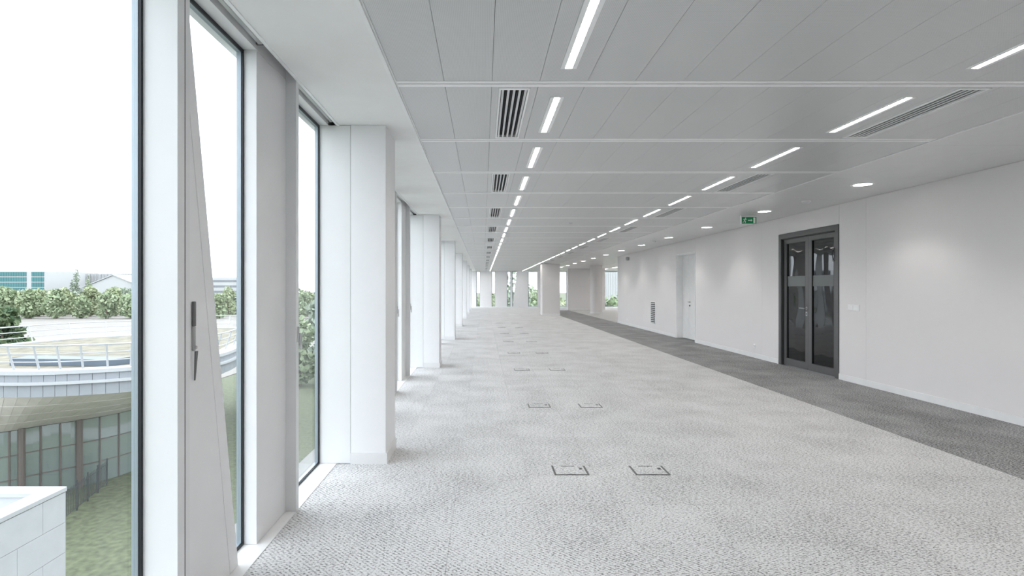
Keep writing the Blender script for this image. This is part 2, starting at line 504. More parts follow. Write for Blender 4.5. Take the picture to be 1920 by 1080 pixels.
# head and blind slot
MB().box(-1.34, XP, Y0, Y1-.25, ZC-.002, ZC+.12).build('window_head', 'panel_white', wl)
MB().box(XP+.001, XR-.001, Y0, Y1-.25, ZC+.121, ZC+.155).build('slot_back', 'void_dark', wl)
sill = MB().box(-1.34, XR, Y0, Y1-.25, -.10, .004).build('sill', 'trim_bright', wl)
def panel(y0, y1, x1=XP, nm='panel', m='panel_white', x0=-1.34):
    return MB().box(x0, x1, y0, y1, .0045, ZC-.003).build(nm, m, wl, bevel=.0015)
windows = []; wn_i = 1
ks = range(-6, 28)
glazed = []
for k in ks:
    m0 = MU0 + P*k; m1 = m0 + P
    if m0 > Y1-.6: break
    # mullion
    if not (k % 4 == 2):
        MB().box(-1.34, XR-.001, m0-.024, m0+.024, .0045, ZC+.119).build('mullion', 'panel_edge', wl, bevel=.002)
    a = m0 + .024
    if k % 4 == 1:
        c0 = COL0 + COLP*((k-1)//4); b_ = c0
    elif k == -1: b_ = m1-.024
    else: b_ = m1-.024-.43 if k % 4 != 3 else m1-.024-.41
    if k % 4 == 2: a = COL0 + COLP*((k-2)//4) + .445
    if k == 0: b_ = 2.91
    if b_ > Y1-.3: b_ = Y1-.3
    glazed.append((k, a, b_))
    if k % 4 != 1 and k != -1: panel(b_, min(m1-.024, Y1-.26))
    # window
    wi = struct(empty('window_%d' % wn_i, (XG, (a+b_)/2, 0))); wn_i += 1
    L = (b_-a)/2
    def wb(*q): return MB().box(*q)
    h = ZC-.004
    # outer profile then dark gasket, then pane
    fr = MB().frame('x', -.034, -.0095, (-L, L, .0045, h), (-L+.016, L-.016, .020, h-.018))
    fr.build('window_frame', 'frame_blue', wi)
    gs = MB().frame('x', -.009, 0, (-L, L, .0045, h), (-L+.013, L-.013, .017, h-.018))
    gs.build('gasket', 'gasket', wi)
    MB().box(-.026, -.020, -L+.017, L-.017, .021, h-.019).build('pane', 'pane', wi)
    # roller blind in the slot above
    if k >= -1:
        bl = empty('roller_blind', ((XP+XR)/2, (a+b_)/2, ZC+.0))
        nth = k+1
        tag(bl, 'grey roller blind rolled up in ceiling slot over the %s window from the viewer' % ORD[max(0, nth)], 'roller blind', 'roller blinds in the window slot')
        MB().tube((0, -L+.02, .055), (0, L-.02, .055), .024, 12).build('roller', 'blind_grey', bl, smooth=False)
        MB().box(-.012, .012, -L+.03, L-.03, .012, .024).build('bottom_bar', 'aluminium', bl, bevel=.003)
        MB().box(-.03, .03, -L+.004, -L+.018, .02, .11).build('bracket', 'slot_grey', bl)
        MB().box(-.03, .03, L-.018, L-.004, .02, .11).build('bracket', 'slot_grey', bl)
# slanted opaque vent leaf beside the second mullion
ya = MU0+.026
def slant(z, off=0): return 2.693 - .1765*z - off
z0, z1 = .005, ZC-.004
vent = struct(empty('window_%d' % wn_i, (0, 0, 0))); wn_i += 1
def slab(poly, x0, x1): return MB().prism(poly, 'x', x0, x1)
slab([(ya+.085, z0), (slant(z0, .088), z0), (slant(z1, .066), z1), (ya+.085, z1)], XP-.05, XP).build('vent_leaf', 'panel_white', vent, bevel=.001)
slab([(slant(z0, .085), z0), (slant(z0), z0), (slant(z1), z1), (slant(z1, .063), z1)], XP-.05, XP).build('slanted_edge_strip', 'panel_white', vent, bevel=.001)
slab([(slant(z0, .0879), z0), (slant(z0, .0851), z0), (slant(z1, .0631), z1), (slant(z1, .0659), z1)], XP-.05, XP-.006).build('seam_gasket', 'gasket', vent)
MB().box(XP-.05, XR-.0012, ya-.0015, ya+.002, z0, z1).build('gasket', 'gasket', vent)
MB().box(XP-.05, XR-.004, ya+.0025, ya+.040, z0, z1).build('vent_frame', 'panel_edge', vent, bevel=.002)
MB().box(XP-.05, XP-.012, ya+.0405, ya+.0845, z0, z1).build('groove', 'slot_grey', vent)
hd = empty('handle', (XP+.001, 2.266, 0)); hd.parent = vent
MB().box(0, .012, -.008, .008, 1.24, 1.345).build('backplate', 'handle_grey', hd, bevel=.002)
MB().box(0, .012, -.006, .006, 1.135, 1.2395).build('latch_plate', 'steel', hd, bevel=.002)
MB().tube((.0125, 0, 1.15), (.018, 0, 1.15), .007).build('spindle', 'steel', hd)
MB().hexa([(.008, -.004, 1.01), (.012, -.004, 1.01), (.012, .002, 1.01), (.008, .002, 1.01), (.0125, -.008, 1.134), (.020, -.008, 1.134), (.020, .008, 1.134), (.0125, .008, 1.134)]).build('lever', 'handle_grey', hd)
# vent handles beside later windows
for k in (1, 4, 5, 8, 9):
    m0 = MU0+P*k
    hd2 = empty('window_handle', (XR+.003, m0, 1.0))
    tag(hd2, 'slim grey espagnolette handle on the mullion of the %s window from the viewer' % ORD[k+1], 'handle', 'window handles')
    MB().box(0, .010, -.008, .008, .06, .16).build('backplate', 'aluminium', hd2, bevel=.002)
    MB().box(.0105, .025, -.006, .006, .02, .12).build('lever', 'aluminium', hd2, bevel=.002)
# columns with wall nib
for j in range(-1, 7):
    c0 = COL0 + COLP*j
    if j == -1: lab = 'white boxed column behind the viewer by the windows, out of frame'
    else: lab = 'white boxed column by the windows, %s from the viewer' % ORD[j]
    co = tag(empty('column', (-.92, c0, 0)), lab, 'column', 'white columns along the window side')
    MB().box(-1.057+.92, -.777+.92, 0, .445, .0005, ZC-.001).build('shaft', 'panel_white', co, bevel=.002)
    MB().prism([(-1.057+.92, -.010), (-.765+.92, -.010), (-.765+.92, .445), (-.7765+.92, .445), (-.7765+.92, -.0005), (-1.057+.92, -.0005)], 'z', .0005, .088).build('skirting', 'skirting_white', co)
    MB().box(-1.34, -1.060, c0+.002, c0+.443, .0045, ZC-.003).build('column_panel', 'panel_edge', wl, bevel=.0015)

# ------------------------------------------------------------------ right wall
wr = struct(MB().prism([(Y0-.2, 0), (8.24, 0), (8.24, 2.40), (9.916, 2.40), (9.916, 0), (13.85, 0), (13.85, 2.345), (15.19, 2.345), (15.19, 0), (YE, 0), (YE, ZC+.16), (Y0-.2, ZC+.16)], 'x', XW+.03, XW+.22).build('wall_right', 'wall_paint'))
def wp(y0, y1, z0=0, z1=ZC-.002): MB().box(XW, XW+.0298, y0+.0018, y1-.0018, z0+.0005, z1).build('wall_panel', 'wall_paint', wr)
for a, b_ in ((Y0, -2.5), (-2.5, 2.6), (2.6, 7.66), (7.66, 8.24), (9.916, 10.52), (10.52, 13.83), (15.21, 18.4), (18.4, YE)): wp(a, b_)
wp(8.24, 9.916, 2.40); wp(13.83, 15.21, 2.362)
bb = struct(empty('baseboard_right', (XW, 0, 0)))
for a, b_ in ((Y0, 8.235), (9.92, 13.825), (15.215, YE+.01)): MB().box(-.012, -.0005, a, b_, .0005, .088).build('skirting_board', 'skirting_white', bb)
# wall end and back walls
struct(MB().box(XW+.221, XE+.2, YE-.2, YE, 0, ZC+.16).build('wall_return', 'wall_paint'))
struct(MB().box(XE, XE+.2, YE+.001, Y1-.001, 0, ZC+.16).build('wall_back_zone', 'wall_paint'))
struct(MB().box(-1.45, XW+.03, Y0-.2, Y0-.001, 0, ZC+.16).build('wall_behind', 'wall_paint'))

# grey glazed double door (door_1): faces -X, Y 8.246..9.91, height 2.394
d1 = struct(empty('door_1', (XW, 9.078, 0)), 'dark grey metal double door with dark mirror glass in white wall')
A, B, H = -.832, .832, 2.394
def portal(x0, x1, a, b_, h_, wd_, wt):   # jambs and head in one piece
    return MB().prism([(a, .0005), (a+wd_, .0005), (a+wd_, h_-wt), (b_-wd_, h_-wt), (b_-wd_, .0005), (b_, .0005), (b_, h_), (a, h_)], 'x', x0, x1)
fr = portal(-.014, .09, A, B, H, .075, .085)
fr.build('door_frame', 'door_grey', d1, bevel=.002)
portal(.012, .09, A+.0755, B-.0755, H-.0855, .0115, .0145).build('door_stop', 'door_grey_dark', d1)
def leaf(a, b_):
    z0, z1 = .012, H-.102; s = .085
    lf = MB().frame('x', .035, .085, (a, b_, z0, z1), (a+s, b_-s, .13, z1-.075)).build('door_leaf', 'door_grey', d1, bevel=.0025)
    MB().box(.055, .065, a+s+.0005, b_-s-.0005, .1305, z1-.0755).build('glass_pane', 'door_glass', lf)
    MB().box(.0535, .0548, a+s+.001, b_-s-.001, 1.44, 1.62).build('frosted_strip', 'frosted_strip', lf)
    MB().frame('x', .036, .0530, (a+s+.0002, b_-s-.0002, .1302, z1-.0752), (a+s+.008, b_-s-.008, .138, z1-.083)).build('glazing_bead', 'door_grey_dark', lf)
    return lf
lr = leaf(A+.089, -.002); ll = leaf(.002, B-.089)
hy = .045
MB().lathe([(.026, 0), (.026, -.008)], 20, 'x', (.0348, hy, 1.06)).build('handle_rose', 'steel', ll)
MB().tube((.026, hy, 1.06), (-.02, hy, 1.06), .010, 12).tube((-.018, hy-.008, 1.06), (-.018, hy+.13, 1.062), .0095, 12).build('lever_handle', 'steel', ll)
MB().box(.027, .0348, hy-.020, hy+.020, .93, 1.0).build('lock_plate', 'steel', ll, bevel=.002)
MB().box(.024, .0268, hy-.006, hy+.006, .95, .98).build('lock_cylinder', 'gasket', ll)
# coiled cable loop at the hinge side
mb = MB()
for i in range(24):
    t0, t1 = i/24, (i+1)/24
    f = lambda t: (-.022+.006*math.sin(9*t), A+.10+.028*math.cos(2*math.pi*t), 1.93+.085*math.sin(2*math.pi*t))
    mb.tube(f(t0), f(t1), .006, 6)
mb.build('cable_loop', 'gasket', d1)
MB().box(-.03, .0115, A+.085, A+.115, 1.825, 1.85).build('cable_clip', 'handle_grey', d1)
MB().box(-.03, .0115, A+.085, A+.115, 2.01, 2.035).build('cable_clip', 'handle_grey', d1)

# white recessed double-leaf door (door_2)
d2 = struct(empty('door_2', (XW, 14.52, 0)), 'white unequal double door set back in the wall')
A, B, H = -.67, .67, 2.345
portal(-.008, .029, A-.018, B+.018, H+.016, .018, .016).build('architrave', 'trim_white', d2)
portal(.03, .218, A+.0005, B-.0005, H-.0005, .0115, .0115).build('door_lining', 'trim_white', d2)
la = MB().box(.175, .215, A+.014, .187, .012, H-.014).build('door_leaf', 'door_white', d2, bevel=.002)
lb = MB().box(.175, .215, .193, B-.014, .012, H-.014).build('door_leaf', 'door_white', d2, bevel=.002)
MB().box(.18, .2149, .1872, .1928, .012, H-.014).build('leaf_gap', 'gasket', d2)
hy = .12
MB().lathe([(.025, 0), (.025, -.008)], 16, 'x', (.1748, hy, 1.03)).build('handle_rose', 'steel', la)
MB().tube((.167, hy, 1.03), (.12, hy, 1.03), .010).tube((.122, hy+.01, 1.03), (.122, hy-.12, 1.03), .0095).build('lever_handle', 'handle_grey', la)
MB().lathe([(.024, 0), (.024, -.012)], 16, 'x', (.1748, hy, .93)).tube((.162, hy, .93), (.15, hy, .93), .012).build('thumb_turn', 'handle_grey', la)

# wall louvre grille
lg = tag(empty('wall_grille', (XW, 17.26, .25)), 'tall white louvred air grille low on the right wall past the white door', 'air grille')
MB().frame('x', -.014, -.0005, (-.25, .25, 0, .73), (-.225, .225, .025, .705)).build('grille_frame', 'trim_white', lg)
MB().box(-.003, -.0005, -.2248, .2248, .0255, .7045).build('back_plate', 'gasket', lg)
for i in range(11):
    z = .05 + i*.0615
    MB().hexa([(-.026, -.2245, z-.013), (-.023, -.2245, z-.013), (-.023, .2245, z-.013), (-.026, .2245, z-.013), (-.008, -.2245, z+.013), (-.005, -.2245, z+.013), (-.005, .2245, z+.013), (-.008, .2245, z+.013)]).build('slat', 'slat_white', lg)

# switch plate, sockets
sw = tag(empty('switch_plate', (XW, 7.91, 1.115)), 'white double switch plate on the wall right of the grey glazed door', 'switch')
MB().box(-.010, -.0005, -.125, .125, -.045, .045).build('plate', 'plastic_white', sw, bevel=.003)
for i in (-1, 1): MB().box(-.014, -.0105, i*.058-.05, i*.058+.05, -.034, .034).build('rocker', 'plastic_white', sw, bevel=.002)
for y, z, lab in ((10.80, .235, 'small white wall socket between the white door and grey glazed door'), (20.4, .23, 'small white wall socket near the far end of the right wall')):
    so = tag(empty('wall_socket', (XW, y, z)), lab, 'socket', 'wall sockets')
    MB().box(-.010, -.0005, -.042, .042, -.042, .042).build('plate', 'plastic_white', so, bevel=.004)
    MB().lathe([(.026, 0), (.026, -.004), (.020, -.004), (.019, -.0012)], 20, 'x', (-.0105, 0, 0)).build('outlet', 'slat_white', so)
    MB().lathe([(.004, 0), (.004, -.006)], 8, 'x', (-.0125, 0, .008)).build('earth_pin', 'steel', so)
# siren
si = tag(empty('wall_siren', (XW, 20.07, 2.52)), 'round grey alarm siren high on the right wall near its far end', 'siren')
MB().lathe([(.055, -.0005), (.055, -.03), (.05, -.034)], 24, 'x').build('base', 'plastic_white', si)
MB().lathe([(.062, -.0345), (.068, -.06), (.066, -.10), (.045, -.13), (.01, -.138)], 24, 'x').build('dome', 'siren_grey', si, smooth=True)
# smoke detectors
def detector(x, y, lab, r=.055):
    d = tag(empty('smoke_detector', (x, y, ZC)), lab, 'smoke detector')
    MB().lathe([(r*1.1, -.0005), (r*1.1, -.010), (r, -.014)], 24).build('base', 'plastic_white', d)
    MB().lathe([(r*.95, -.0145), (r*.95, -.026), (r*.6, -.038), (r*.2, -.040)], 24).build('cap', 'slat_white', d)
detector(4.82, 7.96, 'white round smoke detector on corridor ceiling between the first two downlights')
detector(1.73, 10.52, 'small white smoke detector in the middle of the perforated ceiling', .04)
detector(4.72, 14.75, 'small white smoke detector on the corridor ceiling past the white door', .05)

# exit sign
ex = tag(empty('exit_sign', (4.74, 9.53, ZC)), 'green running-man exit sign with arrow hanging from the corridor ceiling', 'exit sign')
MB().box(-.143, .143, -.02, .02, -.158, -.0005).build('housing', 'plastic_white', ex, bevel=.004)
gp_ = MB().box(-.13, .13, -.023, -.0205, -.148, -.03).build('green_face', 'sign_green', ex)
yf0, yf1 = -.025, -.0232
MB().box(.075, .112, yf0, yf1, -.138, -.040).build('door_symbol', 'sign_white', gp_)
ar = MB().box(-.02, .032, yf0, yf1, -.096, -.082); ar.prism([(.032, -.112), (.032, -.066), (.06, -.089)], 'y', yf0, yf1)
ar.build('arrow_symbol', 'sign_white', gp_)
rn = MB(); cx, cz = -.078, -.088
rn.lathe([(.0095, yf0), (.0095, yf1)], 14, 'y', (cx+.016, 0, cz+.038))
def limb(pts, wd=.008):
    for (a, b_), (c, d) in zip(pts, pts[1:]):
        v = Vector((c-a, d-b_)); n_ = Vector((-v.y, v.x)).normalized()*wd/2; v = v.normalized()*wd*.3
        rn.prism([(a-v.x+n_.x, b_-v.y+n_.y), (c+v.x+n_.x, d+v.y+n_.y), (c+v.x-n_.x, d+v.y-n_.y), (a-v.x-n_.x, b_-v.y-n_.y)], 'y', yf0, yf1)
limb([(cx+.008, cz+.024), (cx-.004, cz-.008)], .014)
limb([(cx-.004, cz-.008), (cx+.014, cz-.018), (cx+.010, cz-.046)], .009)
limb([(cx-.004, cz-.008), (cx-.014, cz-.028), (cx-.036, cz-.036)], .009)
limb([(cx+.008, cz+.022), (cx+.024, cz+.008), (cx+.036, cz+.014)], .007)
limb([(cx+.008, cz+.022), (cx-.016, cz+.022), (cx-.024, cz+.004)], .007)
rn.build('running_figure', 'sign_white', gp_)

# ------------------------------------------------------------------ floor boxes
def make_fbox():
    r = empty('floor_box')
    x, d, z = .131, .100, .004
    MB().prism([(-x, -d), (x, -d), (x, d), (x-.013, d), (x-.013, -d+.011), (-x+.013, -d+.011), (-x+.013, d), (-x, d)], 'z', .0002, z).build('frame', 'box_metal', r)
    MB().box(-.055, .050, d-.009, d, .0002, z).build('hinge_bar', 'box_metal', r)
    MB().box(-x+.016, x-.016, -d+.014, d-.012, .0002, .003).build('carpeted_lid', 'carpet_light', r)
    f = MB().box(.075, .100, .015, .055, .0032, .0045).build('cable_flap', 'box_metal', r)
    MB().box(.082, .093, .026, .044, .0046, .0052).build('finger_hole', 'gasket', f)
    MB().box(-.03, .03, -d-.001, -d+.0105, .0041, .006).build('lift_tab', 'handle_grey', r)
    return r
fb = make_fbox(); q = 0
rows = [4.10, 6.37, 9.21, 11.6, 14.1, 16.6, 19.1, 21.6]
for i, y in enumerate(rows):
    for x, nm in ((.667, 'left'), (1.277, 'right')):
        o = fb if q == 0 else copy_tree(fb, (x, y, 0))
        o.location = (x, y, 0)
        if q == 0: o.rotation_euler.z = 0
        q += 1
        tag(o, 'carpet-lidded metal floor box, %s one of the %s pair from the viewer' % (nm, ORD[i]), 'floor box', 'floor boxes in pairs on the carpet')

# ------------------------------------------------------------------ back: far wall, square column, core wall, round column
sq = tag(empty('square_column', (3.565, 28.0, 0)), 'large square plastered column at the far end beside the dark carpet', 'column')
MB().box(-.465, .465, 0, .95, .0005, ZC-.008).build('shaft', 'wall_paint', sq, bevel=.004)
MB().box(-.475, .475, -.010, -.0005, .0005, .088).build('skirting', 'skirting_white', sq)
rc = tag(empty('round_column', (6.36, 30.0, 0)), 'round white plastered column at the far end beside the corridor', 'column')
MB().lathe([(.33, .0005), (.33, ZC-.002)], 40).build('shaft', 'wall_paint', rc, smooth=False)
MB().lathe([(.342, .0006), (.342, .088), (.3305, .088)], 40).build('skirting', 'skirting_white', rc)
cw = struct(MB().box(5.56, 8.0, 35.0, 35.3, .0005, ZC+.155).build('wall_core', 'wall_paint'))
struct(MB().box(5.55, 8.0, 34.988, 34.9995, .0005, .088).build('baseboard_core', 'skirting_white'))

wf = struct(MB().box(-1.45, XE+.2, Y1+.08, Y1+.22, ZC-.03, ZC+.155).build('wall_far', 'panel_white'))
MB().box(-1.45, XE, Y1-.02, Y1+.22, -.1, .035).build('sill', 'trim_white', wf)
fw = [(-.95, -.58, 0), (-.52, -.24, 1), (.63, .90, 1), (1.79, 2.05, 1), (2.18, 2.56, 2), (3.38, 4.08, 1), (5.2, 6.25, 1), (6.6, 7.4, 1), (8.0, 8.75, 1), (8.85, 10.2, 1), (10.5, 11.6, 1)]
edges = [-1.45]
for a, b_, t in fw:
    if not t: continue
    edges += [a, b_]
edges.append(XE)
for a, b_ in zip(edges[::2], edges[1::2]):
    MB().box(a, b_, Y1, Y1+.2, .0355, ZC-.001).build('panel', 'panel_white', wf, bevel=.002)
MB().box(-1.45, XE, Y1+.001, Y1+.079, ZC-.03, ZC-.0015).build('head_strip', 'trim_white', wf) if False else None
for a, b_, t in fw:
    if not t: continue
    wi = struct(empty('window_%d' % wn_i, (a, Y1, 0))); wn_i += 1
    L = b_-a; h = ZC-.031
    MB().frame('y', .06, .10, (.0005, L-.0005, .036, h), (.028, L-.028, .06, h-.03)).build('window_frame', 'frame_blue', wi)
    MB().box(.028, .045, .05, .075, .061, h-.031).build('gasket', 'gasket', wi)
    MB().box(.046, L-.03, .078, .084, .061, h-.031).build('pane', 'pane', wi)
    if t == 2:
        MB().prism([(L-.03, h), (L-.001, h), (L-.001, .04), (.05, .04)], 'y', .005, .045).build('slanted_panel', 'panel_white', wi)

# ------------------------------------------------------------------ outdoors
ZG = -11.0
gd = struct(MB().box(-900, 500, -300, 1500, ZG-.5, ZG).build('ground_lawn', 'grass'))
struct(MB().box(-420, -36, 72, 250, ZG+.001, ZG+.08).build('ground_pale_field', 'pale_ground'))
struct(MB().box(-13, -9, -20, 90, ZG+.001, ZG+.06).build('ground_path', 'pale_path'))
struct(MB().box(-60, 120, 46, 58, ZG+.001, ZG+.05).build('ground_road', 'pale_path')) if False else None

def catmull(pts, n=6):
    out = []; N = len(pts)
    for i in range(N):
        p0, p1, p2, p3 = [Vector(pts[(i+q) % N]) for q in (-1, 0, 1, 2)]
        for k in range(n):
            t = k/n
            out.append(.5*((2*p1)+(p2-p0)*t+(2*p0-5*p1+4*p2-p3)*t*t+(3*p1-p0-3*p2+p3)*t**3))
    return out
ring = [(-35.5, 35), (-33, 31.2), (-29.5, 28.9), (-26.5, 28.0), (-23.6, 27.85), (-21.5, 28.4), (-19.4, 29.5), (-17.9, 31.8), (-17.5, 36.0), (-18.6, 41), (-21.5, 51), (-26, 59), (-30.5, 59), (-32.6, 51), (-36.2, 46.5), (-37.2, 40)]
R = catmull(ring, 4); NR = len(R)
cen = sum(R, Vector((0, 0)))/NR
def off(i, d):
    t = (R[(i+1) % NR]-R[i-1]).normalized(); nrm = Vector((t.y, -t.x))
    return R[i] + nrm*d
cb = tag(empty('round_pavilion', (cen.x, cen.y, ZG)), 'curved white pavilion with sedum roof and beige underside outside the left window', 'building')
ox, oy, oz = cen.x, cen.y, ZG
def P3(v, z): return (v.x-ox, v.y-oy, z-oz)
# roof slab (sedum)
mb = MB(); mb.v = [P3(off(i, -.9), -3.0) for i in range(NR)] + [P3(off(i, -.9), -3.3) for i in range(NR)]
mb.f = [tuple(range(NR)), tuple(range(2*NR-1, NR-1, -1))] + [(i, (i+1) % NR, NR+(i+1) % NR, NR+i) for i in range(NR)]
mb.build('sedum_roof', 'sedum', cb)
def band(i, z0, z1, d0, d1, nm, m, gap=.02):
    a0, a1 = off(i, d1), off((i+1) % NR, d1); b0, b1 = off(i, d0), off((i+1) % NR, d0)
    s = gap/2/max(.1, (a1-a0).length)
    f = lambda p, q, t: p+(q-p)*t
    return MB().hexa([P3(f(b0, b1, s), z0), P3(f(b0, b1, 1-s), z0), P3(f(a0, a1, 1-s), z0), P3(f(a0, a1, s), z0), P3(f(b0, b1, s), z1), P3(f(b0, b1, 1-s), z1), P3(f(a0, a1, 1-s), z1), P3(f(a0, a1, s), z1)]).build(nm, m, cb)
for i in range(NR):
    band(i, -3.12, -2.92, -.9, .1, 'roof_kerb', 'render_white', 0)
    band(i, -3.50, -3.121, -.5, 0, 'fascia_panel', 'fascia_grey')
    band(i, -3.64, -3.501, -.5, .22, 'white_ledge', 'render_white', 0)
    band(i, -4.28, -3.641, -.5, .05, 'fascia_panel', 'fascia_grey')
# slanted underside in panels, glass wall below
wall_line = [(-31.5, 34.0), (-30.6, 31.4), (-29.2, 30.4), (-28.2, 30.2), (-27.3, 30.8), (-26.5, 32.0), (-25.2, 33.4), (-24.1, 35.3), (-23.4, 38.2), (-23.6, 42), (-25.2, 49), (-27, 54), (-29, 54), (-30, 48), (-32, 44), (-32.5, 39)]
Wl = catmull(wall_line, 4)
for i in range(NR):
    j = (i+1) % NR
    a0, a1 = off(i, .0), off(j, .0); b0, b1 = Wl[i], Wl[j]
    for q in range(4):
        t0, t1 = q/4, (q+1)/4-.012
        f = lambda p0, p1, t: p0+(p1-p0)*t
        zf = lambda t: -4.29+(-6.84+4.29)*t
        ga, gb = .012, .988
        pa0, pa1 = a0+(a1-a0)*ga, a0+(a1-a0)*gb; pb0, pb1 = b0+(b1-b0)*ga, b0+(b1-b0)*gb
        c = [P3(f(pa0, pb0, t0), zf(t0)), P3(f(pa1, pb1, t0), zf(t0)), P3(f(pa1, pb1, t1), zf(t1)), P3(f(pa0, pb0, t1), zf(t1))]
        MB().hexa(c + [(x, y, z+.08) for x, y, z in c]).build('soffit_panel', 'soffit_beige', cb)
    # curtain wall bay
    for (z0, z1) in ((-8.25, -6.85), (-9.65, -8.31), (-10.99, -9.71)):
        MB().hexa([P3(b0, z0), P3(b1, z0), P3(b1+(cen-b1)*.006, z0), P3(b0+(cen-b0)*.006, z0), P3(b0, z1), P3(b1, z1), P3(b1+(cen-b1)*.006, z1), P3(b0+(cen-b0)*.006, z1)]).build('glass_pane', 'curtain_glass', cb)
    for z in (-8.31, -9.71):
        MB().hexa([P3(b0-(cen-b0)*.005, z), P3(b1-(cen-b1)*.005, z), P3(b1, z), P3(b0, z), P3(b0-(cen-b0)*.005, z+.06), P3(b1-(cen-b1)*.005, z+.06), P3(b1, z+.06), P3(b0, z+.06)]).build('transom', 'mullion_brown', cb)
    if i % 2 == 0: MB().tube(P3(b0-(cen-b0)*.008, ZG), P3(b0-(cen-b0)*.008, -6.86), .05, 6).build('mullion', 'mullion_brown', cb)
    if i % 6 == 0: MB().tube(P3(b0-(cen-b0)*.03, ZG), P3(b0-(cen-b0)*.03, -6.75), .17, 10).build('round_post', 'mullion_brown', cb)
# white leaning railing
tops = []
step = 1
for i in range(NR):
    p0 = off(i, -.55); p1 = off(i, -.15)
    tops.append((p0, p1))
    if i % 2 == 0: MB().tube(P3(p0, -2.92), P3(p1, -1.62), .055, 6).build('rail_post', 'render_white', cb)
for i in range(NR):
    j = (i+1) % NR
    for t in (.32, .66, 1.0):
        z = -2.92+1.3*t
        a_, b2 = tops[i][0].lerp(tops[i][1], t), tops[j][0].lerp(tops[j][1], t)
        MB().tube(P3(a_, z), P3(b2, z), .035 if t < 1 else .05, 6).build('rail', 'render_white', cb)
# low rooftop box
sk = MB().hexa([(-27, 30.4, -2.99), (-21.2, 30.0, -2.99), (-20.6, 31.2, -2.99), (-27, 31.8, -2.99), (-27, 30.4, -2.6), (-21.2, 30.0, -2.6), (-20.6, 31.2, -2.6), (-27, 31.8, -2.6)]).build('rooftop_box', 'roof_blue')
tag(sk, 'low blue-grey metal box on the sedum roof behind the white railing', 'roof box')

# pale stone terrace block, lower left
tb = tag(empty('terrace_block', (-13.5, 17.25, ZG)), 'pale stone-clad terrace block with white coping at the lower left', 'building')
zt = -5-ZG
MB().box(-14, -.06, -22, -.06, 0, zt-.9).build('core', 'stone_pale', tb)
MB().prism([(-.5, -22), (-.06, -22), (-.06, -.06), (-14, -.06), (-14, -.5), (-.5, -.5)], 'z', zt-.899, zt-.16).build('parapet', 'stone_pale', tb)
MB().prism([(-.56, -22), (.03, -22), (.03, .03), (-14, .03), (-14, -.56), (-.56, -.56)], 'z', zt-.159, zt).build('coping', 'render_white', tb, bevel=.02)
nz_ = 6; hp = (zt-.17)/nz_
for r_ in range(nz_):
    y = 0.0 - (.9 if r_ % 2 else 0)
    first = True
    yy = 0.0
    while yy > -21:
        ln_ = 1.8 if not (first and r_ % 2) else .9
        MB().box(-.059, 0, yy-ln_+.006, yy-.006, r_*hp+.006, (r_+1)*hp-.006).build('stone_panel', 'stone_pale', tb)
        yy -= ln_; first = False
# dark railing fence on the lawn
fe = tag(empty('lawn_fence', (-22.6, 29, ZG)), 'dark metal bar fence on the lawn below the pavilion', 'fence')
p0, p1 = Vector((0.9, -3.0)), Vector((-1.1, 4.6)); nb = 42
for i in range(nb+1):
    q = p0.lerp(p1, i/nb)
    if i % 7 == 0: MB().box(q.x-.03, q.x+.03, q.y-.03, q.y+.03, 0, 1.7).build('post', 'fence_dark', fe)
    else: MB().box(q.x-.012, q.x+.012, q.y-.012, q.y+.012, .15, 1.55).build('bar', 'fence_dark', fe)
for z in (.2, 1.35): MB().tube((p0.x, p0.y, z), (p1.x, p1.y, z), .022, 6).build('rail', 'fence_dark', fe)

# trees
def foliage(blobs, n, size, seed):
    rg = np.random.default_rng(seed)
    tot = sum(b[3]*b[4]*b[5] for b in blobs); vs = []; fs = []
    for (cx, cy, cz, rx, ry, rz) in blobs:
        k = max(20, int(n*rx*ry*rz/tot))
        d = rg.normal(size=(k, 3)); d /= np.linalg.norm(d, axis=1)[:, None]
        rr = rg.uniform(.45, 1.0, size=(k, 1))**.5
        c = d*rr*np.array([rx, ry, rz]) + np.array([cx, cy, cz])
        a = rg.normal(size=(k, 3)); a /= np.linalg.norm(a, axis=1)[:, None]
        b = np.cross(a, rg.normal(size=(k, 3))); b /= np.linalg.norm(b, axis=1)[:, None]
        s = size*rg.uniform(.6, 1.3, size=(k, 1))
        i0 = len(vs)
        q = np.stack([c-a*s-b*s*.6, c+a*s-b*s*.6, c+a*s+b*s*.6, c-a*s+b*s*.6], 1).reshape(-1, 3)
        vs += q.tolist(); fs += [(i0+4*i, i0+4*i+1, i0+4*i+2, i0+4*i+3) for i in range(k)]
    mb = MB(); mb.v = [tuple(v) for v in vs]; mb.f = fs
    return mb
tcount = [0]
